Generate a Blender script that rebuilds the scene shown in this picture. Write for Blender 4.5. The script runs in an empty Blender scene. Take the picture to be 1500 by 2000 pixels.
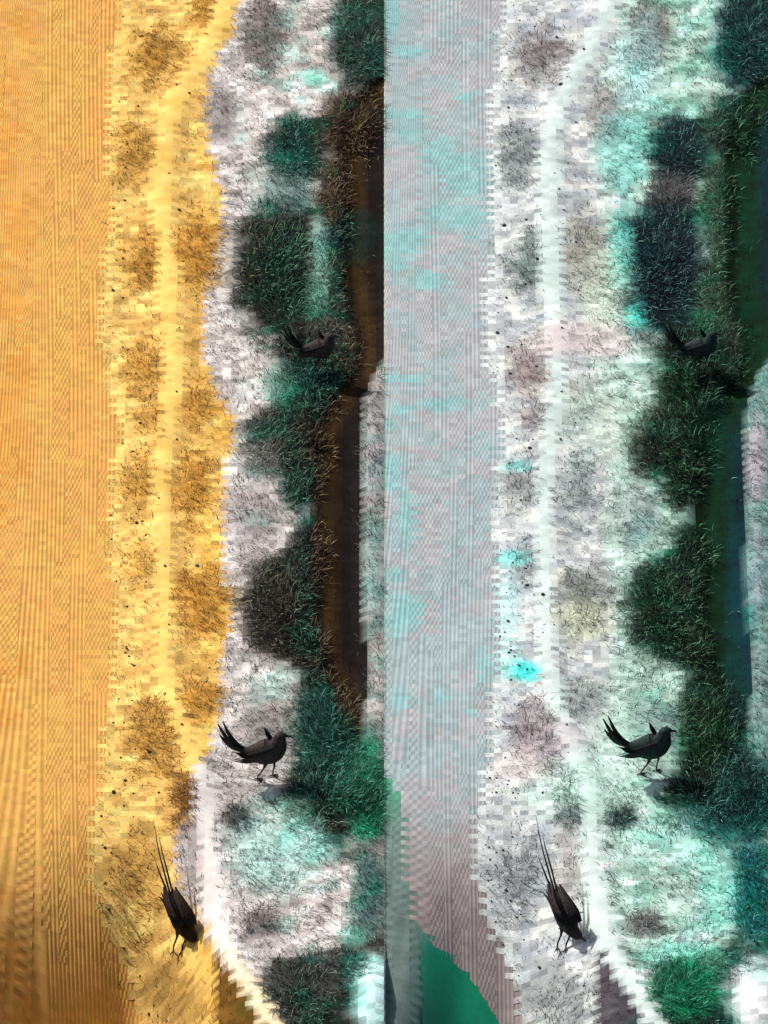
import bpy, bmesh, math, random
import numpy as np
from mathutils import Vector

# ------------------------------------------------------------------ camera, sky, sun
SC = bpy.context.scene
COL = SC.collection
S = 0.0032                      # metres of ground width per photograph pixel
PITCH = math.radians(40.0)
DIST = 60.0
LENS = 36.0 * DIST / (1500 * S)

cam_d = bpy.data.cameras.new('camera')
cam = bpy.data.objects.new('camera', cam_d)
COL.objects.link(cam)
cam.location = (0, -DIST * math.cos(PITCH), DIST * math.sin(PITCH))
cam.rotation_euler = (math.pi / 2 - PITCH, 0, 0)
cam_d.sensor_fit = 'HORIZONTAL'
cam_d.sensor_width = 36.0
cam_d.lens = LENS
cam_d.clip_start = 0.5
cam_d.clip_end = 2000.0
SC.camera = cam

SUN_EL = math.radians(45.0)
SUN_AZ = math.radians(-52.0)    # from +Y towards -X: far left of the view
world = bpy.data.worlds.new('World')
SC.world = world
world.use_nodes = True
wn = world.node_tree
wn.nodes.clear()
w_out = wn.nodes.new('ShaderNodeOutputWorld')
w_bg = wn.nodes.new('ShaderNodeBackground')
w_sky = wn.nodes.new('ShaderNodeTexSky')
w_sky.sky_type = 'NISHITA'
w_sky.sun_disc = False
w_sky.sun_elevation = SUN_EL
w_sky.sun_rotation = SUN_AZ
w_sky.air_density = 0.8
w_sky.dust_density = 4.0
w_sky.ozone_density = 0.4
w_bg.inputs['Strength'].default_value = 0.075
wn.links.new(w_sky.outputs[0], w_bg.inputs['Color'])
wn.links.new(w_bg.outputs[0], w_out.inputs['Surface'])

sun_d = bpy.data.lights.new('sun', 'SUN')
sun_d.energy = 3.3
sun_d.angle = math.radians(1.5)
sun_d.color = (1.0, 0.95, 0.885)
sun = bpy.data.objects.new('sun', sun_d)
COL.objects.link(sun)
sun_dir = Vector((math.sin(SUN_AZ) * math.cos(SUN_EL), math.cos(SUN_AZ) * math.cos(SUN_EL), math.sin(SUN_EL)))
sun.rotation_euler = sun_dir.to_track_quat('Z', 'Y').to_euler()
sun.location = sun_dir * 40

SC.view_settings.view_transform = 'Standard'
SC.view_settings.look = 'None'
SC.view_settings.exposure = 0.32
SC.view_settings.gamma = 1.0

# ------------------------------------------------------------------ helpers
RNG = np.random.default_rng(7)
random.seed(7)
SP, CP = math.sin(PITCH), math.cos(PITCH)
FPX = DIST / S                  # focal length in photograph pixels


def proj(X, Y, Z):
    """ground point -> photograph pixel"""
    depth = DIST + Y * CP - Z * SP
    return 750 + FPX * X / depth, 1000 - FPX * (Y * SP + Z * CP) / depth


def unproj(px, py, Z=0.0):
    a = (1000 - py) / FPX
    # (Y SP + Z CP) = a (DIST + Y CP - Z SP)
    Y = (a * (DIST - Z * SP) - Z * CP) / (SP - a * CP)
    X = (px - 750) / FPX * (DIST + Y * CP - Z * SP)
    return X, Y


def lin(c):
    c = np.asarray(c, float) / 255.0
    return np.where(c <= 0.04045, c / 12.92, ((c + 0.055) / 1.055) ** 2.4)


def sstep(a, b, x):
    t = np.clip((x - a) / (b - a), 0, 1)
    return t * t * (3 - 2 * t)


def vnoise(x, y, seed=0):
    x = np.asarray(x, float); y = np.asarray(y, float)
    xi = np.floor(x).astype(np.int64); yi = np.floor(y).astype(np.int64)
    fx = x - xi; fy = y - yi
    fx = fx * fx * (3 - 2 * fx); fy = fy * fy * (3 - 2 * fy)

    def h(a, b):
        n = (a * 374761393 + b * 668265263 + seed * 982451653) & 0x7fffffff
        n = ((n ^ (n >> 13)) * 1274126177) & 0x7fffffff
        n = n ^ (n >> 16)
        return (n & 0xffff) / 65535.0
    return ((h(xi, yi) * (1 - fx) + h(xi + 1, yi) * fx) * (1 - fy)
            + (h(xi, yi + 1) * (1 - fx) + h(xi + 1, yi + 1) * fx) * fy)


def fbm(x, y, seed=0):
    return (vnoise(x, y, seed) * 0.55 + vnoise(x * 2.1, y * 2.1, seed + 1) * 0.3
            + vnoise(x * 4.3, y * 4.3, seed + 2) * 0.15)


def poly(pts):
    ys = np.array([p[0] for p in pts], float); xs = np.array([p[1] for p in pts], float)
    return lambda y: np.interp(y, ys, xs)


# zone borders of one strip, (y, x) in photograph pixels; the right strip repeats 750 further on
EDGE_FIELD = poly([(-300, 240), (0, 232), (100, 220), (200, 208), (300, 204), (350, 214), (450, 211), (550, 200), (650, 194),
                   (720, 204), (780, 214), (830, 236), (900, 222), (1000, 208), (1100, 211), (1170, 224), (1230, 222),
                   (1300, 214), (1400, 209), (1500, 198), (1600, 179), (1700, 174), (1780, 194), (1850, 224), (1900, 245),
                   (2000, 272), (2300, 380)])
EDGE_OCHRE = poly([(-300, 500), (0, 466), (60, 461), (100, 432), (150, 411), (200, 402), (280, 400), (320, 424), (400, 431),
                   (450, 428), (500, 414), (560, 402), (620, 398), (700, 400), (760, 420), (800, 448), (830, 460), (870, 455),
                   (920, 440), (1000, 431), (1080, 432), (1150, 441), (1200, 451), (1250, 441), (1350, 436), (1420, 421),
                   (1470, 405), (1500, 396), (1530, 378), (1580, 358), (1650, 344), (1700, 349), (1750, 364), (1800, 392),
                   (1850, 425), (1900, 464), (1950, 503), (2000, 545), (2300, 760)])
PATH_C = poly([(-300, 520), (0, 444), (50, 424), (100, 400), (150, 372), (200, 346), (250, 331), (300, 323), (400, 318), (500, 326),
               (600, 333), (700, 340), (760, 340), (800, 334), (900, 318), (1000, 317), (1100, 317), (1200, 320), (1300, 325),
               (1350, 330), (1400, 347), (1450, 368), (1500, 386), (1550, 400), (1600, 403), (1700, 410), (1780, 416),
               (1850, 440), (1900, 472), (1950, 503), (2000, 532), (2300, 730)])
PATH_W = poly([(-300, 22), (0, 22), (200, 19), (600, 20), (1000, 16), (1300, 16), (1450, 19), (1600, 20), (1800, 24), (2000, 20), (2300, 20)])
DITCH_L = poly([(-300, 900), (140, 760), (170, 715), (200, 690), (250, 668), (300, 660), (450, 668), (550, 665), (650, 690), (720, 690),
                (770, 652), (820, 622), (850, 608), (1000, 607), (1200, 610), (1290, 626), (1350, 642), (1400, 662), (1440, 690),
                (1475, 712), (1500, 900), (2300, 900)])
DITCH_R = poly([(-300, 900), (690, 900), (700, 750), (705, 746), (740, 728), (780, 712), (850, 705), (1000, 708), (1100, 706), (1200, 708),
                (1250, 718), (1350, 720), (1400, 712), (1450, 702), (1500, 690), (2300, 690)])
POOL_R = poly([(1505, -20), (1520, 12), (1550, 30), (1600, 36), (1700, 45), (1800, 62), (1850, 100), (1900, 160), (1950, 196),
               (2000, 226), (2300, 380)])

DARK_L = poly([(-300, 640), (0, 660), (150, 665), (185, 720), (225, 640), (240, 540), (330, 545), (365, 640), (400, 650), (418, 520), (450, 482),
               (530, 466), (620, 482), (655, 530), (720, 556), (780, 575), (805, 600), (830, 520), (870, 500), (915, 492), (935, 560),
               (965, 604), (1015, 606), (1060, 575), (1105, 505), (1150, 480), (1250, 486), (1285, 520), (1300, 604), (1335, 580),
               (1420, 585), (1500, 560), (1560, 558), (1620, 600), (1660, 645), (1720, 692), (1800, 692), (1850, 660), (1878, 520),
               (2000, 525), (2300, 560)])
# clumps of spiky grass: x, y, rx, ry, left colour, right colour
CLUMPS = [
    # on the sand beside the raked field
    (305, 112, 64, 58, (150, 104, 30), (112, 104, 104)),
    (268, 300, 48, 62, (150, 108, 38), (96, 112, 112)),
    (282, 505, 42, 68, (146, 100, 28), (90, 112, 108)),
    (284, 722, 44, 54, (176, 126, 48), (128, 110, 108)),
    (292, 815, 34, 34, (190, 140, 60), (140, 136, 138)),
    (276, 946, 40, 56, (176, 130, 50), (130, 140, 140)),
    (270, 1110, 36, 52, (196, 150, 66), (132, 148, 148)),
    (302, 1440, 56, 74, (162, 118, 44), (138, 128, 132)),
    (255, 1700, 58, 66, (186, 142, 66), (150, 160, 162)),
    (340, 1950, 74, 74, (124, 98, 44), (124, 132, 134)),
    # between the path and the ochre border
    (396, 28, 24, 34, (150, 104, 30), None),
    (384, 498, 46, 74, (170, 114, 32), (138, 138, 126)),
    (386, 790, 34, 44, (176, 120, 36), (126, 142, 138)),
    (380, 950, 40, 72, (182, 126, 38), (140, 158, 156)),
    (392, 1176, 56, 72, (170, 112, 28), (112, 122, 112)),
    (392, 1370, 44, 44, (176, 122, 40), (132, 150, 146)),
    (368, 1566, 30, 48, (58, 20, 0), (20, 40, 44)),
    # pale ground
    (512, 62, 48, 70, (130, 122, 118), (120, 116, 110)),
    (702, 92, 58, 88, (52, 66, 62), (24, 62, 64)),
    (430, 220, 34, 60, (150, 144, 142), (160, 162, 160)),
    (570, 296, 50, 64, (30, 52, 46), (22, 44, 48)),
    (690, 246, 62, 66, (66, 54, 44), (52, 74, 66)),
    (560, 384, 52, 50, (112, 130, 126), (90, 92, 92)),
    (538, 530, 78, 118, (30, 32, 27), (10, 30, 40)),
    (660, 690, 40, 66, (96, 84, 66), (86, 104, 86)),
    (600, 690, 66, 52, (24, 28, 25), (10, 20, 18)),
    (600, 764, 66, 62, (18, 52, 44), (14, 42, 26)),
    (540, 868, 66, 66, (48, 46, 42), (34, 46, 38)),
    (584, 945, 38, 56, (24, 52, 44), (16, 44, 30)),
    (548, 1196, 70, 92, (36, 34, 30), (20, 44, 30)),
    (640, 1420, 62, 96, (20, 62, 52), (16, 48, 28)),
    (624, 1565, 72, 66, (34, 34, 32), (18, 38, 30)),
    (716, 1570, 40, 64, (30, 120, 88), (14, 84, 78)),
    (462, 1595, 26, 26, (92, 94, 92), (70, 92, 88)),
    (718, 1740, 36, 96, (92, 122, 116), (20, 112, 110)),
    (505, 1806, 42, 30, (128, 120, 118), (126, 128, 128)),
    (580, 1940, 72, 64, (70, 72, 68), (46, 128, 96)),
    (690, 1890, 32, 40, (70, 92, 88), (60, 84, 82)),
    (640, 600, 36, 90, (70, 72, 66), (60, 84, 66)),
    (655, 400, 34, 90, (74, 62, 48), (70, 96, 78)),
    (610, 860, 40, 70, (34, 32, 28), (12, 40, 26)),
    (600, 1090, 40, 80, (34, 40, 36), (16, 44, 30)),
    (612, 1270, 34, 60, (30, 30, 26), (12, 36, 24)),
    (690, 1540, 50, 60, (14, 70, 52), (10, 58, 52)),
    (640, 1880, 44, 30, (86, 90, 88), (90, 150, 130)),
    (490, 1000, 60, 70, (176, 168, 166), (168, 186, 182)),
    (520, 1420, 60, 70, (150, 146, 142), (140, 170, 162)),
    (728, 900, 20, 90, (176, 172, 174), (176, 170, 178)),
    (728, 1120, 20, 110, (150, 172, 168), (150, 168, 172)),
    (730, 1340, 20, 100, (190, 186, 182), (140, 166, 162)),
]
CLUMPS = [(a_, b_, c_, d_, tuple(.6 * v + .4 * w for v, w in zip(e_, (228, 180, 96))) if (a_ < 400 and e_) else e_,
           tuple(.72 * v + .28 * 205 for v in f_) if (a_ < 400 and f_) else f_) for (a_, b_, c_, d_, e_, f_) in CLUMPS]
# patches of tinted growth: x, y, rx, ry, colour, weight (absolute pixels)
TINTS = [
    (612, 150, 22, 18, (150, 226, 204), .8), (560, 345, 70, 70, (140, 176, 168), .35), (622, 520, 20, 110, (150, 200, 186), .8),
    (545, 745, 40, 46, (130, 180, 164), .6), (470, 270, 20, 14, (170, 214, 206), .5), (500, 905, 60, 60, (205, 214, 210), .4),
    (535, 1660, 90, 90, (178, 226, 216), .75), (590, 1640, 60, 40, (190, 240, 228), .7), (575, 1585, 40, 40, (180, 226, 212), .6),
    (690, 460, 60, 50, (6, 52, 56), .6), (570, 300, 40, 50, (10, 66, 56), .5), (560, 500, 40, 60, (6, 52, 40), .5),
    (1215, 300, 56, 84, (138, 222, 212), .62), (1250, 120, 50, 110, (190, 240, 240), .6), (1215, 500, 26, 80, (110, 226, 210), .9),
    (1238, 620, 22, 40, (90, 230, 214), .9), (1000, 1090, 36, 18, (120, 232, 226), .7), (1020, 1310, 34, 22, (70, 240, 236), .95),
    (1010, 910, 30, 12, (130, 230, 220), .7), (985, 1220, 34, 120, (200, 246, 244), .7), (1150, 660, 110, 40, (220, 204, 206), .8),
    (1180, 560, 60, 100, (212, 226, 206), .6), (1170, 820, 90, 80, (206, 230, 214), .6), (1140, 1210, 60, 40, (214, 220, 190), .7),
    (1140, 1540, 140, 60, (206, 242, 228), .7), (1190, 1460, 90, 60, (206, 240, 226), .5), (1360, 1640, 70, 60, (190, 250, 236), .8),
    (1400, 1740, 40, 90, (150, 232, 214), .7), (1320, 1860, 60, 30, (170, 244, 224), .8), (1250, 1650, 60, 50, (190, 232, 220), .5),
    (1340, 1930, 50, 60, (10, 130, 92), .7), (1010, 1500, 60, 40, (236, 226, 224), .7), (1090, 1440, 60, 40, (200, 190, 196), .6),
    (370, 1690, 30, 90, (176, 168, 166), .8), (1110, 1690, 26, 90, (170, 164, 164), .7), (450, 1915, 36, 60, (112, 78, 18), .0),
    (1440, 1250, 30, 220, (4, 62, 72), .6), (1400, 850, 30, 90, (0, 66, 52), .6), (1300, 520, 70, 90, (6, 34, 46), .5),
    (726, 1945, 40, 92, (206, 250, 244), 1.0), (1482, 1945, 66, 84, (252, 253, 253), 1.0), (690, 1830, 30, 22, (90, 190, 164), .6),
    (700, 1480, 60, 80, (6, 74, 56), .5), (1400, 1600, 50, 60, (0, 74, 74), .6), (715, 1500, 30, 60, (40, 150, 110), .5),
]
# cyan flecks on the right raked field
FLECKS = [(800, 225, 45, 14), (805, 262, 40, 30), (870, 300, 60, 50), (770, 225, 16, 10), (905, 190, 20, 12), (790, 470, 60, 34),
          (912, 465, 12, 8), (830, 550, 50, 22), (770, 500, 30, 50), (800, 742, 36, 10), (770, 740, 24, 10), (860, 790, 60, 18),
          (790, 800, 30, 12), (762, 830, 16, 12), (770, 920, 26, 40), (790, 1010, 20, 70), (770, 1120, 30, 18), (795, 1190, 40, 50),
          (775, 1215, 30, 30), (945, 1300, 14, 60), (858, 1360, 14, 20), (922, 1390, 18, 10), (780, 1370, 20, 30), (800, 100, 50, 14),
          (765, 20, 18, 60), (935, 1585, 26, 12), (948, 880, 10, 18), (880, 420, 70, 40), (900, 340, 60, 60)]


def ell(x, y, cx, cy, rx, ry, soft=0.45, rough=0.5, seed=3):
    d = np.sqrt(((x - cx) / rx) ** 2 + ((y - cy) / ry) ** 2)
    d = d + rough * (fbm(x / 26.0, y / 18.0, seed) - 0.5)
    return 1 - sstep(1 - soft, 1 + soft * 0.6, d)


FIELD, SAND, PATH, PALE, DITCH, POOL = range(6)


def zone(x, y, pool_only=False):
    """kind, colour (sRGB 0-255), darkness for photograph-pixel arrays"""
    h = (x >= 753).astype(int)
    xp = x - 750 * h
    n1 = fbm(x / 60.0, y / 60.0, 11); n2 = fbm(x / 20.0, y / 14.0, 21); n3 = vnoise(x / 7.0, y / 6.0, 31)
    n2 = n2 + .45 * (vnoise(x / 13.0, y / 7.0, 33) - .5) + .5 * (vnoise(x / 34.0, y / 13.0, 35) - .5)
    kind = np.full(x.shape, PALE)
    ochre = (xp < EDGE_OCHRE(y)) & (h == 0)
    sandy = xp < EDGE_OCHRE(y)
    kind[sandy] = SAND
    path = np.abs(xp - PATH_C(y)) < PATH_W(y)
    kind[path] = PATH
    ditch = (xp > DITCH_L(y)) & (xp < DITCH_R(y))
    kind[ditch] = DITCH
    field = xp < EDGE_FIELD(y)
    field |= (h == 1) & (xp < 5)
    kind[field] = FIELD
    pool = (h == 1) & (y > 1505) & (xp < POOL_R(y))

    c = np.zeros(x.shape + (3,))
    # pale ground
    k = (n2 - 0.5)[..., None]
    c[:] = np.where(h[..., None] == 0, np.array([214, 207, 203.]), np.array([198, 213, 208.])) + k * 118
    far_r = sstep(330, 520, xp) * h
    c += far_r[..., None] * np.array([-14, 4, -4.])
    # sand
    sc = np.where(h[..., None] == 0, np.array([242, 196, 110.]), np.array([203, 210, 210.])) + k * np.array([96, 90, 66.])
    c[sandy] = sc[sandy]
    warm = (sstep(350, 430, xp) * (n1 > .42))[..., None] * np.array([2, -8, -20.])
    c[ochre] += warm[ochre]
    pc = np.where(h[..., None] == 0, np.array([250, 206, 112.]), np.array([208, 225, 221.])) + k * 34
    low = (h == 0) & (y > 1490) & (xp > EDGE_OCHRE(y) - 14)
    pc[low] = np.array([226, 220, 216.])
    edge = (h == 0) & (y > 1800)
    t = sstep(1790, 1960, y)[..., None]
    pc2 = np.array([226, 220, 216.]) * (1 - t) + np.array([252, 232, 190.]) * t
    pc[edge] = pc2[edge]
    c[path] = pc[path]
    # ditch
    dc = np.where(h[..., None] == 0, np.array([30, 22, 17.]), np.array([4, 42, 24.])) + k * 18
    streak = (vnoise(x / 9.0, y / 260.0, 41) - .5)[..., None]
    dc = dc + streak * np.array([26, 22, 20.])
    brown = ((h == 0) * sstep(0, 30, xp - DITCH_L(y)) * (1 - sstep(30, 60, xp - DITCH_L(y))))[..., None]
    dc = dc + brown * np.array([26, 18, -2.]) - ((h == 0) * sstep(50, 75, xp - DITCH_L(y)))[..., None] * np.array([10, 5, 2.])
    blue = (h == 1)[..., None] * sstep(50, 90, xp - DITCH_L(y))[..., None] * np.array([0, -4, 22.])
    dc = dc + blue
    c[ditch] = dc[ditch]
    # fields
    pinky = (fbm(x / 40.0, y / 34.0, 51) > .52)[..., None]
    fc = np.where(pinky, np.array([224, 170, 94.]), np.array([222, 174, 92.]))
    orange = ((xp < 60) & (n1 > .5))[..., None]
    fc = np.where(orange, np.array([224, 164, 82.]), fc)
    fr = np.where(pinky, np.array([174, 177, 180.]), np.array([164, 181, 183.]))
    fl = np.zeros(x.shape)
    for (cx, cy, rx, ry) in FLECKS:
        fl = np.maximum(fl, ell(x, y, cx, cy, rx * .9, ry * .9, .6, 1.1, 61))
    fr = fr * (1 - .6 * fl[..., None]) + np.array([128, 196, 192.]) * .6 * fl[..., None]
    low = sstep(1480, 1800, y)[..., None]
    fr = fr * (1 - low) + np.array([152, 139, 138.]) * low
    # pool
    g = (sstep(1790, 1880, y) * sstep(800, 850, x))[..., None]
    po = np.array([96, 126, 118.]) * (1 - g) + np.array([6, 134, 98.]) * g
    g2 = (1 - sstep(1515, 1640, y))[..., None]
    po = po * (1 - g2) + np.array([62, 158, 118.]) * g2
    if pool_only:
        return po
    fr = np.where(pool[..., None], po * .75 + fr * .25, fr)
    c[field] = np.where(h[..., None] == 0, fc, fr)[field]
    # bare brown wedge beside the slanting path
    wedge = (xp > 414) & (xp < PATH_C(y) - PATH_W(y)) & (y > 1835)
    wc = np.where(h[..., None] == 0, np.array([106, 72, 16.]), np.array([72, 68, 74.]))
    c[wedge] = wc[wedge]

    # dark ground along the ditch, lit edge painted on sand by the raked field
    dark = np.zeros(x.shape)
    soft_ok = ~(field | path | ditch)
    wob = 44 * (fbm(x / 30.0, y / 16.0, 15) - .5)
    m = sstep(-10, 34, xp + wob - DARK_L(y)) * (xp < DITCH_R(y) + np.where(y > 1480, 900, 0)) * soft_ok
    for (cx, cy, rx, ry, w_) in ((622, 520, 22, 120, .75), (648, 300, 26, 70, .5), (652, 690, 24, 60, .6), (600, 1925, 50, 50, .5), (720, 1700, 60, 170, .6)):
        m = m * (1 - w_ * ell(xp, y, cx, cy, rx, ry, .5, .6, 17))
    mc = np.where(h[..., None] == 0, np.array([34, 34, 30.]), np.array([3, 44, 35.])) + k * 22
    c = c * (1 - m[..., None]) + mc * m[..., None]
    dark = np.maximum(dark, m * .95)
    st = ((xp > DITCH_R(y)) & (y > 690) & (y < 1520) & soft_ok)[..., None] * (.55 + .9 * (n2 - .5))[..., None]
    st = np.clip(st, 0, .9)
    c = c * (1 - st) + np.where(h[..., None] == 0, np.array([104, 108, 106.]), np.array([70, 110, 108.])) * st
    rim = (1 - sstep(8, 30, xp - EDGE_FIELD(y) + 14 * (n2 - .5))) * sandy * soft_ok
    rc = np.where(h[..., None] == 0, np.array([252, 214, 124.]), np.array([226, 236, 234.]))
    c = c * (1 - .8 * rim[..., None]) + rc * .8 * rim[..., None]
    for (cx, cy, rx, ry, cl, cr) in CLUMPS:
        for hh, cc in ((0, cl), (1, cr)):
            if cc is None:
                continue
            g_ = 1.14 if sum(cc) < 260 else 1.0
            m = ell(xp, y, cx, cy, rx * g_, ry * g_, .45 if cx > 420 else .8, .5 if cx > 420 else 1.5) * (h == hh) * soft_ok
            c = c * (1 - m[..., None]) + np.array(cc, float) * m[..., None]
            lum = sum(cc) / 3.0
            dark = np.maximum(dark, m * np.clip((190 - lum) / 150.0, 0, 1))
    for (cx, cy, rx, ry, cc, w) in TINTS:
        m = ell(x, y, cx, cy, rx, ry, .5, .8, 71) * w * (~field)
        m = np.where(ditch, m * .7, m)
        c = c * (1 - m[..., None]) + np.array(cc, float) * m[..., None]
    # teal lichen and moss in drifts over the banks
    th = sstep(.5, .64, fbm(x / 46.0, y / 34.0, 19)) * sstep(440, 520, xp) * np.where(h == 1, .7, .75) * (~field) * (~path) * (~ditch)
    lum = c.mean(-1, keepdims=True)
    tealed = c * np.where(lum > 110, np.array([.80, .98, .95]), np.array([.55, 1.12, 1.0])) + np.where(lum > 110, 0, np.array([-4, 12, 9.]))
    c = c * (1 - th[..., None]) + tealed * th[..., None]
    dark[ditch] = 1.0
    c = c * (0.93 + 0.14 * n3)[..., None]
    return kind, np.clip(c, 3, 255), dark


def height(X, Y):
    x, y = proj(X, Y, 0.0)
    h = (x >= 753).astype(int)
    xp = x - 750 * h
    z = 0.03 * (fbm(x / 130.0, y / 130.0, 81) - 0.5)
    d = np.abs(xp - PATH_C(y))
    z = z + 0.035 * np.exp(-(d / 34.0) ** 2)
    dr = np.minimum(DITCH_R(y), 742)
    c = (DITCH_L(y) + dr) / 2
    w = np.maximum((dr - DITCH_L(y)) / 2, 1)
    inside = sstep(0.0, 0.6, 1 - np.abs(xp - c) / (w + 14)) * (dr > DITCH_L(y) + 6)
    z = z - 0.035 * inside
    for (cx, cy, rx, ry, cl, cr) in CLUMPS:
        q = ((xp - cx) / rx) ** 2 + ((y - cy) / ry) ** 2
        z = z + 0.028 * np.exp(-1.6 * q)
    for (mx_, my_, rx, ry) in ((732, 1950, 46, 92), (1490, 1950, 74, 88)):
        z = z + 0.10 * np.exp(-1.8 * (((x - mx_) / rx) ** 2 + ((y - my_) / ry) ** 2)) * np.where((x < 753) == (mx_ < 753), 1, 0)
    # lower left of each strip tilted away from the sun to darken it
    t = np.clip((y - 1540) / 460.0, 0, 1.7)
    band = (1 - sstep(220, 470, xp)) * np.where(h == 1, sstep(3, 160, xp) * 0.4, 1.0)
    fall = 0.95 * t * t * band + 0.80 * S * (np.clip(xp, -150, 260) - 100) * sstep(1560, 1900, y) * band
    return z - fall


def ground_at(px, py):
    X, Y = unproj(px, py)
    for _ in range(4):
        z = float(height(np.array([X]), np.array([Y]))[0])
        X, Y = unproj(px, py, z)
    return X, Y, float(height(np.array([X]), np.array([Y]))[0])


def tag(o, label=None, cat=None, group=None, kind=None):
    if label: o['label'] = label
    if cat: o['category'] = cat
    if group: o['group'] = group
    if kind: o['kind'] = kind
    return o


def mesh_obj(name, verts, faces, mat, parent=None, cols=None, smooth=False):
    """faces: int array (n, k). cols: per-vertex linear rgb"""
    me = bpy.data.meshes.new(name)
    verts = np.asarray(verts, np.float32); faces = np.asarray(faces, np.int32)
    n, k = faces.shape
    me.vertices.add(len(verts)); me.vertices.foreach_set('co', verts.ravel())
    me.loops.add(n * k); me.loops.foreach_set('vertex_index', faces.ravel())
    me.polygons.add(n)
    me.polygons.foreach_set('loop_start', np.arange(0, n * k, k, dtype=np.int32))
    me.polygons.foreach_set('loop_total', np.full(n, k, np.int32))
    if smooth: me.polygons.foreach_set('use_smooth', np.ones(n, bool))
    me.update(calc_edges=True)
    if cols is not None:
        a = me.color_attributes.new('tone', 'FLOAT_COLOR', 'CORNER')
        cc = np.ones((n * k, 4), np.float32)
        cc[:, :3] = cols
        a.data.foreach_set('color', cc.ravel())
    me.materials.append(mat)
    o = bpy.data.objects.new(name, me)
    COL.objects.link(o)
    if parent: o.parent = parent
    return o


# ------------------------------------------------------------------ materials
def new_mat(name):
    m = bpy.data.materials.new(name)
    m.use_nodes = True
    nt = m.node_tree
    return m, nt, nt.nodes['Principled BSDF']


def mat_tone(name, rough=0.9, bump=0.0, scale=60.0, vary=0.25, spec=0.2, stretch=(1, 1, 1)):
    m, nt, p = new_mat(name)
    p.inputs['Roughness'].default_value = rough
    p.inputs['Specular IOR Level'].default_value = spec
    at = nt.nodes.new('ShaderNodeAttribute'); at.attribute_name = 'tone'
    tc = nt.nodes.new('ShaderNodeTexCoord')
    mp = nt.nodes.new('ShaderNodeMapping'); mp.inputs['Scale'].default_value = stretch
    nt.links.new(tc.outputs['Object'], mp.inputs['Vector'])
    nz = nt.nodes.new('ShaderNodeTexNoise'); nz.inputs['Scale'].default_value = scale
    nz.inputs['Detail'].default_value = 5.0; nz.inputs['Roughness'].default_value = 0.65
    nt.links.new(mp.outputs[0], nz.inputs['Vector'])
    mr = nt.nodes.new('ShaderNodeMapRange')
    mr.inputs['From Min'].default_value = 0.25; mr.inputs['From Max'].default_value = 0.75
    mr.inputs['To Min'].default_value = 1 - vary; mr.inputs['To Max'].default_value = 1 + vary
    nt.links.new(nz.outputs['Fac'], mr.inputs['Value'])
    mx = nt.nodes.new('ShaderNodeVectorMath'); mx.operation = 'SCALE'
    nt.links.new(at.outputs['Color'], mx.inputs[0]); nt.links.new(mr.outputs[0], mx.inputs['Scale'])
    nt.links.new(mx.outputs[0], p.inputs['Base Color'])
    if bump:
        bp = nt.nodes.new('ShaderNodeBump'); bp.inputs['Strength'].default_value = bump
        bp.inputs['Distance'].default_value = 0.01
        nt.links.new(nz.outputs['Fac'], bp.inputs['Height']); nt.links.new(bp.outputs[0], p.inputs['Normal'])
    return m


M_SOIL = mat_tone('soil', 0.95, 0.55, 70, 0.22)
M_FIELD = mat_tone('raked_sand', 0.95, 0.25, 160, 0.14, stretch=(1, .25, 1))
M_PATH = mat_tone('trodden_path', 0.95, 0.25, 90, 0.06)
M_DITCH = mat_tone('wet_mud', 0.9, 0.3, 50, 0.3, 0.08, stretch=(3, .3, 1))
M_POOL = mat_tone('algae_water', 0.6, 0.25, 30, 0.14, 0.2)


def mat_blade():
    m, nt, p = new_mat('dry_grass')
    at = nt.nodes.new('ShaderNodeAttribute'); at.attribute_name = 'tone'
    nt.links.new(at.outputs['Color'], p.inputs['Base Color'])
    p.inputs['Roughness'].default_value = 0.7
    p.inputs['Specular IOR Level'].default_value = 0.25
    tr = nt.nodes.new('ShaderNodeBsdfTranslucent')
    nt.links.new(at.outputs['Color'], tr.inputs['Color'])
    mx = nt.nodes.new('ShaderNodeMixShader'); mx.inputs[0].default_value = 0.35
    nt.links.new(p.outputs[0], mx.inputs[1]); nt.links.new(tr.outputs[0], mx.inputs[2])
    nt.links.new(mx.outputs[0], nt.nodes['Material Output'].inputs['Surface'])
    return m


M_BLADE = mat_blade()


def mat_plain(name, rgb, rough=0.6, vary=0.3, scale=40, bump=0.2, spec=0.4):
    m, nt, p = new_mat(name)
    p.inputs['Roughness'].default_value = rough
    p.inputs['Specular IOR Level'].default_value = spec
    tc = nt.nodes.new('ShaderNodeTexCoord')
    nz = nt.nodes.new('ShaderNodeTexNoise'); nz.inputs['Scale'].default_value = scale; nz.inputs['Detail'].default_value = 4
    nt.links.new(tc.outputs['Object'], nz.inputs['Vector'])
    rp = nt.nodes.new('ShaderNodeValToRGB')
    rp.color_ramp.elements[0].position = 0.3; rp.color_ramp.elements[1].position = 0.7
    rp.color_ramp.elements[0].color = tuple(v * (1 - vary) for v in rgb) + (1,)
    rp.color_ramp.elements[1].color = tuple(min(1, v * (1 + vary)) for v in rgb) + (1,)
    nt.links.new(nz.outputs['Fac'], rp.inputs[0]); nt.links.new(rp.outputs[0], p.inputs['Base Color'])
    bp = nt.nodes.new('ShaderNodeBump'); bp.inputs['Strength'].default_value = bump; bp.inputs['Distance'].default_value = 0.004
    nt.links.new(nz.outputs['Fac'], bp.inputs['Height']); nt.links.new(bp.outputs[0], p.inputs['Normal'])
    return m


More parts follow.
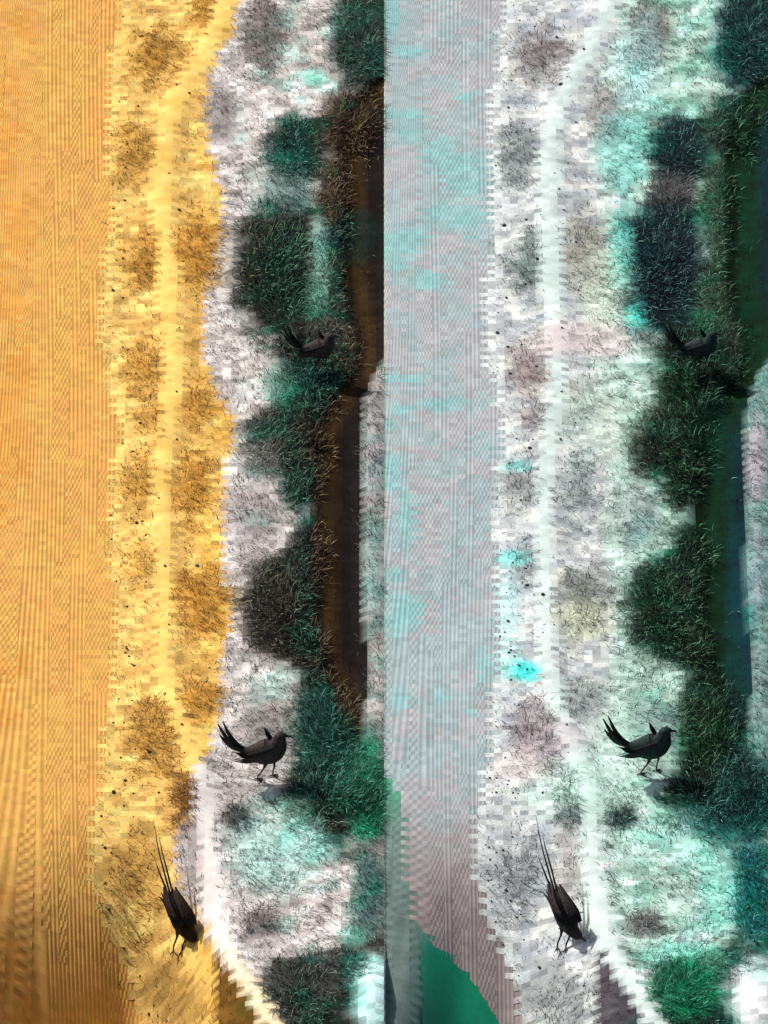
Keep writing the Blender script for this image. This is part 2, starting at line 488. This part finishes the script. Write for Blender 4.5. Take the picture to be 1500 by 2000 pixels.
# ------------------------------------------------------------------ the ground: a patchwork of 16 x 8 pixel plots
CW = 16 * S
CD = 8 * S / SP
NX0, NX1 = -62, 62
NY0, NY1 = -205, 160
GAIN = 0.93
ii = np.arange(NX0, NX1); jj = np.arange(NY0, NY1)
CX, CY = np.meshgrid((ii + 0.5) * CW, (jj + 0.5) * CD, indexing='ij')
CZ = height(CX, CY)
PX, PY = proj(CX, CY, CZ)
SHIFT = np.where((jj % 2 == 0)[None, :], 7.0, -7.0) * np.ones_like(PX)
SHIFT = np.where((np.abs(PX - 750 * (PX > 753) - 680) < 90), SHIFT * .45, SHIFT)
SHIFT = np.where(np.abs(PX - 753) < 24, 0.0, SHIFT)
KIND, CRGB, DARK = zone(PX + SHIFT, PY)
side0 = (PX < 753)
cellrand = RNG.random(PX.shape)
CELLF = np.where(np.isin(KIND, (SAND, PALE)), 0.74 + 0.36 * cellrand ** .7, 0.95 + 0.1 * cellrand)
CLIN = np.clip(lin(CRGB) * GAIN, 0.003, 0.86)
CRGB = CRGB * (.6 + .4 * CELLF[..., None])

VX, VY = np.meshgrid(np.arange(NX0, NX1 + 1) * CW, np.arange(NY0, NY1 + 1) * CD, indexing='ij')
VZ = height(VX, VY)
nyv = NY1 - NY0 + 1
VPX, VPY = proj(VX, VY, VZ)
VLIN = np.clip(lin(zone(VPX, VPY)[1]) * GAIN, 0.003, 0.86)


def cells_object(name, mask, mat):
    ci, cj = np.nonzero(mask)
    n = len(ci)
    a = ci * nyv + cj
    f = np.stack([a, a + nyv, a + nyv + 1, a + 1], 1)
    V = np.stack([VX.ravel(), VY.ravel(), VZ.ravel()], 1)
    used, inv = np.unique(f, return_inverse=True)
    cc = (VLIN.reshape(-1, 3)[f] * .6 + CLIN[ci, cj][:, None, :] * .4) * CELLF[ci, cj][:, None, None] ** 1.5
    return mesh_obj(name, V[used], inv.reshape(n, 4), mat, cols=cc.reshape(-1, 3), smooth=True)


for nm, kd, mt in (('sand', SAND, M_SOIL), ('path', PATH, M_PATH), ('bank', PALE, M_SOIL), ('ditch', DITCH, M_DITCH)):
    for sd in (True, False):
        mk = (KIND == kd) & (side0 == sd)
        if mk.sum() > 0:
            tag(cells_object(nm, mk, mt), kind='structure')


def raked_field(mask):
    """cells of the field, each cut into fine ridges; rows alternate by half a ridge in places"""
    SUBX = 12
    ci, cj = np.nonzero(mask)
    n = len(ci)
    u = np.linspace(0, 1, SUBX + 1)
    v = np.array([0.0, 0.12, 0.88, 1.0])
    U, Vv = np.meshgrid(u, v, indexing='ij')
    X = (ci + NX0)[:, None, None] * CW + U[None] * CW
    Y = (cj + NY0)[:, None, None] * CD + Vv[None] * CD
    Z = height(X, Y)
    x, y = proj(X, Y, 0.0)
    xp = np.where(x > 753, x - 750, x)
    slant = np.where(xp < 90, (90 - xp) / 90 * 0.10, 0.0)
    par = ((cj + NY0) % 2)[:, None, None] * 0.5
    stag = (vnoise((ci + NX0) * 0.9, (cj + NY0) / 26.0, 5) > 0.54)[:, None, None]
    per = 8.0
    ph = (x + slant * (y - 1000) * 0.9 + 5 * np.sin(y / 210.0 + 1.0)) / per
    ridge_here = np.cos(2 * np.pi * (ph + par * stag))
    amp = np.where(x < 753, 0.0019, 0.0014) * (0.75 + 0.5 * vnoise(x / 30.0, y / 60.0, 6))
    # ridges sink to level at the seams between rows so that neighbours meet
    seam = np.where((Vv == 0.0) | (Vv == 1.0), 0.0, 1.0)[None]
    keep = np.where(stag, seam, 1.0)
    Z = Z + amp * ridge_here * keep
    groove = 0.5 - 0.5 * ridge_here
    V = np.stack([X, Y, Z], -1).reshape(-1, 3)
    nv = len(v)
    base = (np.arange(n) * (SUBX + 1) * nv)[:, None, None]
    a = (np.arange(SUBX)[:, None] * nv + np.arange(nv - 1)[None, :])[None] + base
    F = np.stack([a, a + nv, a + nv + 1, a + 1], -1).reshape(-1, 4)
    # furrows coloured darker, adding to the shade between ridges
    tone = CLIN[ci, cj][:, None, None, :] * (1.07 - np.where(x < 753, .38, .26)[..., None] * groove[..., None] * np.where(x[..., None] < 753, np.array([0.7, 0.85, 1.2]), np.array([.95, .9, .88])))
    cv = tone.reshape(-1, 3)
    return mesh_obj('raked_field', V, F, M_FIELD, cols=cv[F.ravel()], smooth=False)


for sd in (True, False):
    tag(raked_field((KIND == FIELD) & (side0 == sd)), kind='structure')

def pool_sheet():
    ys = np.linspace(1806, 2240, 110); us = np.linspace(0, 1, 12)
    Yp, U = np.meshgrid(ys, us, indexing='ij')
    left = np.interp(Yp, (1800, 1850, 1900, 2000, 2240), (812, 820, 824, 826, 850)) + 5 * (vnoise(Yp / 16.0, Yp * 0, 78) - .5)
    right = 750 + POOL_R(Yp) + 2.0 * (vnoise(Yp / 9.0, Yp * 0, 77) - .5)
    Xp = left + U * np.maximum(right - left, 0.5)
    Z = np.zeros_like(Xp)
    for _ in range(5):
        X, Y = unproj(Xp, Yp, Z)
        Z = height(X, Y) + 0.006
    col = np.clip(lin(zone(Xp, Yp, True)) * GAIN, .003, .86)
    V = np.stack([X, Y, Z], -1).reshape(-1, 3)
    m = len(us)
    a = (np.arange(len(ys) - 1)[:, None] * m + np.arange(m - 1)[None, :])
    F = np.stack([a, a + m, a + m + 1, a + 1], -1).reshape(-1, 4)
    return mesh_obj('pool', V, F, M_POOL, cols=col.reshape(-1, 3)[F.ravel()], smooth=True)


tag(pool_sheet(), kind='structure')

# land going on beyond the plots
m_out, nt, p = new_mat('outlying_soil')
nz = nt.nodes.new('ShaderNodeTexNoise'); nz.inputs['Scale'].default_value = 0.6; nz.inputs['Detail'].default_value = 8
tc = nt.nodes.new('ShaderNodeTexCoord'); nt.links.new(tc.outputs['Object'], nz.inputs['Vector'])
rp = nt.nodes.new('ShaderNodeValToRGB')
rp.color_ramp.elements[0].color = (0.16, 0.12, 0.06, 1); rp.color_ramp.elements[1].color = (0.5, 0.42, 0.3, 1)
nt.links.new(nz.outputs['Fac'], rp.inputs[0]); nt.links.new(rp.outputs[0], p.inputs['Base Color'])
p.inputs['Roughness'].default_value = 0.95
L = 900.0
x0, x1, y0, y1 = NX0 * CW, NX1 * CW, NY0 * CD, NY1 * CD
ov = [(-L, -L, -1.2), (L, -L, -1.2), (L, L, -1.2), (-L, L, -1.2), (x0 - .02, y0 - .02, -.8), (x1 + .02, y0 - .02, -.8), (x1 + .02, y1 + .02, -.2), (x0 - .02, y1 + .02, -.2)]
tag(mesh_obj('outlying_ground', ov, [(0, 1, 5, 4), (1, 2, 6, 5), (2, 3, 7, 6), (3, 0, 4, 7)], m_out), kind='structure')


# ------------------------------------------------------------------ grass
def cell_lookup(X, Y):
    a = np.clip(np.floor(X / CW).astype(int) - NX0, 0, NX1 - NX0 - 1)
    b = np.clip(np.floor(Y / CD).astype(int) - NY0, 0, NY1 - NY0 - 1)
    return a, b


def blades(X, Y, ang, lean, length, width, cols):
    """bent tapering leaves; 5 vertices, 3 triangles each"""
    n = len(X)
    Z = height(X, Y)
    dx, dy = np.cos(ang), np.sin(ang)
    sx, sy = -dy, dx
    tw = RNG.uniform(-.9, .9, n)
    wx, wy, wz = sx * np.cos(tw), sy * np.cos(tw), np.sin(tw)
    up = np.cos(lean); out = np.sin(lean)
    h1 = length * 0.55
    mx, my, mz = X + dx * out * h1 * .8, Y + dy * out * h1 * .8, Z + up * h1
    tx, ty, tz = X + dx * out * length * 1.15, Y + dy * out * length * 1.15, Z + up * length * 0.92
    w = width / 2
    V = np.stack([
        np.stack([X - wx * w, Y - wy * w, Z - .006 - wz * w * .3], -1), np.stack([X + wx * w, Y + wy * w, Z - .006 + wz * w * .3], -1),
        np.stack([mx - wx * w * .8, my - wy * w * .8, mz - wz * w * .8], -1), np.stack([mx + wx * w * .8, my + wy * w * .8, mz + wz * w * .8], -1),
        np.stack([tx, ty, tz], -1)], 1).reshape(-1, 3)
    b = (np.arange(n) * 5)[:, None]
    F = np.concatenate([b + np.array([[0, 1, 3]]), b + np.array([[0, 3, 2]]), b + np.array([[2, 3, 4]])], 1).reshape(-1, 3)
    cv = np.repeat(cols, 9, axis=0)
    return V, F, cv


def blade_cols(a, b, n, light_frac):
    c = CRGB[a, b].astype(float)
    dk = DARK[a, b]
    r = RNG.random(n)
    f = RNG.uniform(0.52, 1.3, n)
    f = np.where((RNG.random(n) < .3) & (dk < .3), RNG.uniform(.22, .6, n), f)
    c = c * f[:, None]
    # in dark clumps some dry straws stay pale
    straw = (r < light_frac * dk)
    tgt = c * 0.35 + np.array([132, 138, 128.]) * RNG.uniform(.55, 1.2, n)[:, None] * np.clip(c / (c.mean(1, keepdims=True) + 1), .82, 1.16)
    c = np.where(straw[:, None], tgt, c)
    return np.clip(lin(np.clip(c, 2, 255)) * GAIN * 1.05, 0.003, 0.86)


def scatter(n, xr, yr):
    px = RNG.uniform(xr[0], xr[1], n); py = RNG.uniform(yr[0], yr[1], n)
    X, Y = unproj(px, py)
    return X, Y


ORD = [w + ' from top' for w in ('first second third fourth fifth sixth seventh eighth ninth tenth eleventh twelfth thirteenth fourteenth fifteenth '
       'sixteenth seventeenth eighteenth nineteenth twentieth twenty-first twenty-second twenty-third twenty-fourth twenty-fifth twenty-sixth '
       'twenty-seventh twenty-eighth twenty-ninth thirtieth thirty-first thirty-second thirty-third thirty-fourth').split()]


def colour_word(c):
    r, g, b = c
    l = (r + g + b) / 3
    if r > b + 50:
        return 'dark brown' if l < 95 else ('golden brown' if l < 125 else 'tawny')
    if g > r + 14 and g > b + 16:
        return 'dark green' if l < 60 else 'green'
    if g > r + 14:
        return 'dark teal' if l < 70 else 'pale teal'
    return 'black' if l < 50 else ('dark grey' if l < 100 else 'pale grey')


counts = {}
order = []
for hh in (0, 1):
    for ci_, cl_ in enumerate(CLUMPS):
        cc = cl_[4 + hh]
        if cc is None or (cl_[0] > 420 and sum(cc) > 435): continue
        if cl_[0] < 335 or (cl_[0] < 400 and cl_[0] > 330 and cl_[1] > 1900): zn = 'sand'
        elif cl_[0] < 420: zn = 'path'
        else: zn = 'bank'
        order.append((hh, zn, cl_[1], cl_, cc))
order.sort(key=lambda t: (t[0], t[1], t[2]))
PLACE = {(0, 'sand'): 'on ochre sand left of path', (0, 'path'): 'on ochre sand right of path', (0, 'bank'): 'on left white bank',
         (1, 'sand'): 'on pale sand left of path', (1, 'path'): 'on pale sand right of path', (1, 'bank'): 'on right minty bank'}
for (hh, zn, _, cl_, cc) in order:
    word = colour_word(cc)
    kx = counts.get((hh, zn), 0); counts[(hh, zn)] = kx + 1
    cx, cy, rx, ry = cl_[:4]
    cx = cx + 750 * hh
    lum = sum(cc) / 3
    n = int(rx * ry * math.pi / 5.0 * (1.0 if lum < 100 else (0.42 if lum < 140 else .3)))
    rr = np.sqrt(RNG.random(n)) * 1.35; th = RNG.uniform(0, 2 * np.pi, n)
    px = cx + rr * rx * np.cos(th); py = cy + rr * ry * np.sin(th)
    X, Y = unproj(px, py)
    a, b = cell_lookup(X, Y)
    ok = ~np.isin(KIND[a, b], (FIELD, POOL, PATH))
    ok &= ((px - 750 * hh) < PATH_C(py)) == ((cx - 750 * hh) < float(PATH_C(cy)))
    em = ell(px - 750 * hh, py, cx - 750 * hh, cy, rx * 1.1, ry * 1.1, .7, 1.0 if cx - 750 * hh > 420 else 1.4, 3)
    ok &= (RNG.random(n) < em) & (em > .3)
    X, Y, rr, th, a, b = X[ok], Y[ok], rr[ok], th[ok], a[ok], b[ok]
    n = len(X)
    if n < 10: continue
    ang = np.where(RNG.random(n) < .5, -th, fbm(X * 2.3, Y * 1.9, 97) * 11.0) + RNG.normal(0, .75, n)
    lean = np.clip(0.55 + 0.6 * rr + RNG.normal(0, .25, n), .2, 1.45)
    ln = S * RNG.uniform(9, 26, n) * (1.05 if rx > 55 else .85) * (1 if lum < 100 else .8)
    wd = S * RNG.uniform(.9, 2.0, n)
    V, F, cv = blades(X, Y, ang, lean, ln, wd, blade_cols(a, b, n, .42 if hh == 0 else .26))
    o = mesh_obj('grass_clump', V, F, M_BLADE, cols=cv)
    tag(o, '%s spiky grass clump %s, %s' % (word, PLACE[(hh, zn)], ORD[kx]), 'grass clump',
        'grass clumps on the %s strip' % ('left' if hh == 0 else 'right'))

# thin grass everywhere between the clumps, beyond counting
for hh, (xa, xb) in enumerate(((170, 756), (920, 1680))):
    for zn, kd, dens in (('sand', SAND, 80.0), ('bank', PALE, 19.0), ('ditch', DITCH, 60.0)):
        area = (xb - xa) * 2360.0
        n = int(area / dens)
        X, Y = scatter(n, (xa, xb), (-180, 2180))
        a, b = cell_lookup(X, Y)
        x, y = proj(X, Y, 0)
        ok = (KIND[a, b] == kd) & (side0[a, b] == (hh == 0))
        patch = fbm(x / 34.0, y / 22.0, 91)
        ok &= RNG.random(n) < np.clip((patch - .25) * 2.4, .12, 1)
        for (mx_, my_, rx, ry) in ((728, 1945, 36, 80), (1484, 1945, 62, 74)):
            ok &= ((x - mx_) / rx) ** 2 + ((y - my_) / ry) ** 2 > 1
        if zn == 'ditch':
            dd = (x - 750 * hh) - DITCH_L(y)
            ok &= (np.abs(dd) < 34) | (RNG.random(n) < .3)
        X, Y, a, b = X[ok], Y[ok], a[ok], b[ok]
        n = len(X)
        flow = fbm(X * 1.7, Y * 1.3, 95) * 9.0
        ang = flow + RNG.normal(0, .8, n)
        lean = np.clip(RNG.normal(.95, .3, n), .2, 1.45)
        ln = S * RNG.uniform(6, 18, n)
        wd = S * RNG.uniform(.9, 2.0, n)
        V, F, cv = blades(X, Y, ang, lean, ln, wd, blade_cols(a, b, n, .22))
        o = mesh_obj('thin_grass', V, F, M_BLADE, cols=cv)
        tag(o, '%s grass strewn over the %s of the %s strip' % ({'sand': 'sparse short', 'bank': 'dense scribbly pale', 'ditch': 'dark drooping'}[zn],
            {'sand': 'sand', 'bank': 'bank', 'ditch': 'ditch edges'}[zn], ('left', 'right')[hh]), 'grass', kind='stuff')


# ------------------------------------------------------------------ pebbles
def pebble_mesh(seed):
    bm = bmesh.new()
    bmesh.ops.create_icosphere(bm, subdivisions=1, radius=1.0)
    r = random.Random(seed)
    for v in bm.verts:
        v.co *= r.uniform(.8, 1.15)
        v.co.z *= .6
    me = bpy.data.meshes.new('pebble'); bm.to_mesh(me); bm.free()
    return me


M_PEB_L = mat_plain('pebble_brown', (0.035, 0.018, 0.006), .8, .4, 60)
M_PEB_R = mat_plain('pebble_grey', (0.02, 0.022, 0.024), .8, .4, 60)
PM = {}
for hh in (0, 1):
    PM[hh] = [pebble_mesh(k) for k in range(5)]
    for me in PM[hh]: me.materials.append(M_PEB_L if hh == 0 else M_PEB_R)
r = random.Random(19)
SPOTS = [(295, 52), (345, 165), (330, 338), (350, 410), (232, 440), (347, 478), (240, 582), (350, 640), (220, 650), (240, 678), (248, 730),
         (345, 858), (348, 915), (275, 555), (240, 505), (345, 765), (220, 1520), (222, 1548), (236, 1480), (245, 1525), (260, 1550),
         (200, 1650), (217, 1665), (205, 1655), (262, 1300), (250, 1270), (258, 1298), (310, 1235), (330, 1220), (275, 1055), (245, 1150),
         (285, 1045), (360, 1470), (355, 1415), (205, 1720), (212, 1760), (240, 1800), (215, 1800), (272, 1835), (230, 1845), (260, 1855),
         (265, 1905), (305, 1890), (245, 1275), (252, 1282), (247, 1263), (310, 1548), (260, 1595), (360, 1060), (385, 1105)]
for hh in (0, 1):
    pts = list(SPOTS)
    while len(pts) < 118:
        y = r.uniform(-20, 2010)
        e = float(EDGE_FIELD(y))
        x = r.uniform(e + 5, e + (70 if r.random() < .65 else 210))
        pts.append((x, y))
    for (x, y) in pts:
        if x < float(EDGE_FIELD(y)) + 3: continue
        jx = r.uniform(-3, 3) if hh else 0
        X, Y, z = ground_at(x + 750 * hh + jx, y)
        o = bpy.data.objects.new('pebble', PM[hh][r.randrange(5)])
        COL.objects.link(o)
        sz = S * r.uniform(1.5, 3.0) * (1.5 if r.random() < .14 else 1)
        o.location = (X, Y, z + sz * .25)
        o.rotation_euler = (r.uniform(-.3, .3), r.uniform(-.3, .3), r.uniform(0, 6.3))
        o.scale = (sz * r.uniform(.8, 1.3), sz * r.uniform(.8, 1.3), sz)
        tag(o, ('small dark brown pebble lying on the ochre sand' if hh == 0 else 'small black pebble lying on the pale sand at right'),
            'pebble', 'pebbles on the ochre sand' if hh == 0 else 'pebbles on the pale sand')


# ------------------------------------------------------------------ birds
def frame(pts):
    P = [Vector(p) for p in pts]
    T = []
    for i in range(len(P)):
        t = (P[min(i + 1, len(P) - 1)] - P[max(i - 1, 0)])
        T.append(t.normalized())
    return P, T


def catmull(pts, n):
    P = [np.array(p, float) for p in pts]
    P = [2 * P[0] - P[1]] + P + [2 * P[-1] - P[-2]]
    out = []
    for i in range(1, len(P) - 2):
        for k in range(n):
            t = k / n
            a, b, c, d = P[i - 1], P[i], P[i + 1], P[i + 2]
            out.append(.5 * ((2 * b) + (-a + c) * t + (2 * a - 5 * b + 4 * c - d) * t * t + (-a + 3 * b - 3 * c + d) * t ** 3))
    out.append(P[-2])
    return out


def loft(name, pts, mat, parent, side=Vector((0, 1, 0)), seg=12, fine=5, flat=1.0):
    """pts rows: x, y, z, radius in the tall direction, radius across"""
    rows = catmull(pts, fine)
    P, T = frame([r_[:3] for r_ in rows])
    V = []; F = []
    for i, (p_, t_) in enumerate(zip(P, T)):
        b = (side - t_ * side.dot(t_)).normalized()
        nrm = b.cross(t_)
        ra, rb = max(rows[i][3], .0006), max(rows[i][4], .0006)
        for k in range(seg):
            a = 2 * math.pi * k / seg
            V.append(tuple(p_ + nrm * (ra * math.sin(a)) + b * (rb * math.cos(a))))
    n = len(P)
    for i in range(n - 1):
        for k in range(seg):
            k2 = (k + 1) % seg
            F.append((i * seg + k, i * seg + k2, (i + 1) * seg + k2, (i + 1) * seg + k))
    F = [tuple(f) for f in F]
    me = bpy.data.meshes.new(name)
    me.from_pydata(V, [], F + [tuple(range(seg))[::-1], tuple((n - 1) * seg + k for k in range(seg))])
    me.update()
    me.polygons.foreach_set('use_smooth', np.ones(len(me.polygons), bool))
    me.materials.append(mat)
    o = bpy.data.objects.new(name, me); COL.objects.link(o); o.parent = parent
    return o


def bird(px, py, pose, sc, mats, label, flip=1):
    body_m, wing_m, leg_m, beak_m, eye_m = mats
    X, Y, z = ground_at(px, py)
    root = bpy.data.objects.new('bird', None); COL.objects.link(root)
    root.empty_display_size = .1
    root.location = (X, Y, z)
    tag(root, label, 'bird', 'long tailed black birds')
    k = S * sc

    def P(dx, dy, zfix=None):
        """offset in photograph pixels from the feet -> local point; zfix sets height, else upright plane"""
        if zfix is None:
            return [dx * k, 0.0, dy * k / CP]
        zz = zfix * k
        return [dx * k, (dy * k - zz * CP) / SP, zz]
    if pose == 'stand':
        side = Vector((0, 1, 0))
        body = [P(-58, 60) + [5 * k, 5 * k], P(-42, 55) + [14 * k, 11 * k], P(-18, 54) + [27 * k, 19 * k], P(4, 58) + [30 * k, 22 * k],
                P(17, 67) + [22 * k, 18 * k], P(22, 79) + [15 * k, 13 * k], P(25, 87) + [11.5 * k, 10.5 * k], P(33, 89) + [7 * k, 6.5 * k], P(37, 88) + [3 * k, 3 * k]]
        tails = [[(-50, 58, 7), (-75, 70, 7), (-98, 92, 6), (-122, 128, 1.5)], [(-50, 56, 7), (-80, 66, 6), (-104, 84, 5), (-118, 100, 1.2)],
                 [(-48, 60, 6), (-70, 74, 6), (-92, 100, 5), (-108, 132, 1.2)], [(-46, 55, 6), (-78, 60, 5), (-102, 72, 1.2)]]
        tails = [[(-50 + (a_ + 50) * .74, 58 + (b_ - 58) * .82, c_ * 1.1) for a_, b_, c_ in t_] for t_ in tails]
        beak = [P(35, 88.5) + [3.6 * k, 3 * k], P(43, 88) + [2.4 * k, 2 * k], P(51, 85) + [.5 * k, .5 * k]]
        eyes = [P(28, 92)]
        wing_path = [(14, 68, 9), (0, 62, 15), (-22, 55, 13), (-46, 52, 7), (-66, 58, 1.5)]
        lift = [(4, 74, 5), (-1, 82, 5), (-5, 90, 3), (-8, 97, 1)]
        legs = [[(-6, 36), (-10, 24), (-22, 8), (-24, 2)], [(6, 36), (12, 26), (9, 12), (8, 2)]]
        yo = [-.016, .016]
    else:
        side = Vector((1, 0, 0))
        def Q(dx, dy, zf): return P(dx, dy, zf)
        body = [Q(-20, 112, 92) + [5 * k, 6 * k], Q(-12, 92, 78) + [13 * k, 13 * k], Q(-2, 70, 62) + [20 * k, 19 * k], Q(6, 52, 48) + [20 * k, 19 * k],
                Q(14, 38, 42) + [14 * k, 14 * k], Q(21, 30, 38) + [11.5 * k, 11 * k], Q(28, 25, 34) + [8 * k, 8 * k], Q(31, 23, 32) + [3 * k, 3 * k]]
        tails = [[(-18, 108, 7, 90), (-30, 150, 6, 112), (-42, 195, 4, 130), (-52, 250, .8, 145)], [(-14, 110, 7, 92), (-24, 150, 6, 118), (-34, 186, 4, 134), (-40, 214, 1, 144)],
                 [(-22, 106, 7, 88), (-36, 140, 6, 108), (-46, 166, 1.5, 116)]]
        beak = [Q(30, 24, 33) + [3.4 * k, 3 * k], Q(36, 19, 28) + [2.2 * k, 2 * k], Q(42, 14, 22) + [.5 * k, .5 * k]]
        eyes = [Q(22, 25, 40)]
        wing_path = None
        legs = [[(-4, 44, 40), (-6, 28, 27), (-12, 12, 12), (-13, 2, 2)], [(6, 40, 36), (10, 26, 24), (4, 10, 10), (3, 1, 2)]]
        yo = [0, 0]
    loft('body', body, body_m, root, side, 14, 6)

    def PP(t):
        return P(t[0], t[1]) if len(t) == 3 else P(t[0], t[1], t[3])
    for i, tl in enumerate(tails):
        pts = [PP(t) + [max(t[2] * k * .75, .0008), max(t[2] * k * .3, .0006)] for t in tl]
        off = (i - 1.2) * .006
        for q in pts: q[1] += off
        loft('tail_feather', pts, wing_m, root, side, 8, 5)
    if pose == 'stand':
        for sgn in (-1, 1):
            pts = []
            for j, (dx, dy, rr_) in enumerate(wing_path):
                p_ = P(dx, dy); p_[1] = sgn * (13 - abs(j - 1) * 2.2) * k * 1.15
                pts.append(p_ + [rr_ * k, max(rr_ * .38, 1) * k])
            w = loft('wing', pts, wing_m, root, side, 10, 5)
            for f in range(4):
                fp = [(-14 - 3 * f, 50 - 3 * f + 4, 2.6), (-38 - 3 * f, 47 - 3 * f + 4, 2.4), (-60 - 5 * f, 52 - 3 * f + 3, .8)]
                pts = [P(a_, b_) + [c_ * k, c_ * k * .5] for a_, b_, c_ in fp]
                for q in pts: q[1] = sgn * (15.5 - f * .6) * k
                loft('wing_feather', pts, body_m, w, side, 6, 4)
        pts = [P(a_, b_) + [c_ * k, c_ * k * .4] for a_, b_, c_ in lift]
        for q in pts: q[1] = 14 * k
        loft('raised_feather', pts, wing_m, root, side, 8, 4)
    else:
        for sgn in (-1, 1):
            base = [(14, 50, 62, 9), (4, 68, 76, 13), (-8, 92, 92, 10), (-20, 122, 104, 1.5)]
            pts = []
            for (dx, dy, zf, rr_) in base:
                p_ = P(dx + sgn * 11, dy, zf); pts.append(p_ + [rr_ * k * .4, rr_ * k])
            w = loft('wing', pts, wing_m, root, side, 10, 5)
            for f in range(4):
                fp = [(2 + sgn * (8 + 4 * f), 62 + 2 * f, 80, 3.2), (-10 + sgn * (8 + 3.4 * f), 90 + f, 96, 3.0), (-22 + sgn * (5 + 4 * f), 126 - 7 * f, 106 - f, .8)]
                pts = [P(a_, b_, c_) + [d_ * k * .4, d_ * k] for a_, b_, c_, d_ in fp]
                loft('wing_feather', pts, body_m, w, side, 6, 4)
    loft('beak', beak, beak_m, root, side, 8, 4)
    for e in eyes:
        for sgn in (-1, 1):
            bm = bmesh.new(); bmesh.ops.create_uvsphere(bm, u_segments=8, v_segments=6, radius=2.0 * k)
            me = bpy.data.meshes.new('eye'); bm.to_mesh(me); bm.free(); me.materials.append(eye_m)
            o = bpy.data.objects.new('eye', me); COL.objects.link(o); o.parent = root
            if pose == 'stand': o.location = (e[0], sgn * 9.4 * k, e[2])
            else: o.location = (e[0] + sgn * 9.0 * k, e[1], e[2])
    for q, lg in enumerate(legs):
        rad = [6, 2.2, 1.6, 1.5]
        pts = []
        for t, r_ in zip(lg, rad):
            p_ = P(t[0], t[1]) if len(t) == 2 else P(t[0], t[1], t[2])
            p_[1] += yo[q]
            pts.append(p_ + [r_ * k, r_ * k])
        l_ = loft('leg', pts, leg_m, root, side if abs(side.x) < .5 else Vector((1, 0, 0)), 8, 4)
        fx, fy, fz = pts[-1][:3]
        for ta in (-.5, 0, .5, math.pi):
            f0 = -math.pi / 2 if pose != 'stand' else 0.0
            ln_ = (13 if ta != math.pi else 8) * k
            ex, ey = fx + math.cos(f0 + ta) * ln_, fy + math.sin(f0 + ta) * ln_
            loft('toe', [[fx, fy, fz, 1.4 * k, 1.4 * k], [(fx + ex) / 2, (fy + ey) / 2, fz + .001, 1.3 * k, 1.3 * k], [ex, ey, .001, .6 * k, .6 * k]],
                 leg_m, l_, Vector((0, 0, 1)), 6, 3)
    return root


M_B_BODY = mat_plain('brown_black_plumage', (0.034, 0.027, 0.025), .75, .6, 60, .8, .2)
M_B_GREEN = mat_plain('green_black_plumage', (0.014, 0.030, 0.026), .75, .6, 60, .8, .2)
M_B_BROWN = mat_plain('rust_black_plumage', (0.026, 0.011, 0.004), .75, .6, 60, .8, .2)
M_B_WING = mat_plain('black_feather', (0.005, 0.0045, 0.0045), .65, .4, 90, .6, .25)
M_LEG = mat_plain('black_leg', (0.008, 0.008, 0.008), .6, .3, 90, .2)
M_BEAK = mat_plain('black_beak', (0.01, 0.009, 0.008), .4, .2, 50, .1)
M_EYE = mat_plain('dark_eye', (0.004, 0.004, 0.004), .15, .1, 50, .0)
mb = (M_B_BODY, M_B_WING, M_LEG, M_BEAK, M_EYE)
mg = (M_B_GREEN, M_B_WING, M_LEG, M_BEAK, M_EYE)
mr_ = (M_B_BROWN, M_B_WING, M_LEG, M_BEAK, M_EYE)
bird(628, 722, 'stand', .74, mb, 'black long tailed bird half hidden in dark clump on left bank')
bird(525, 1520, 'stand', .92, mb, 'brown black bird with cocked tail standing on the white left bank')
bird(352, 1856, 'peck', 1.0, mr_, 'dark bird stooping with long tail raised on the ochre sand')
bird(1372, 720, 'stand', .76, mg, 'black bird in the dark green clump on the right bank')
bird(1274, 1510, 'stand', .92, mg, 'green black bird with cocked tail standing on the minty right bank')
bird(1102, 1854, 'peck', 1.0, mb, 'black bird stooping with long tail raised beside the right path')
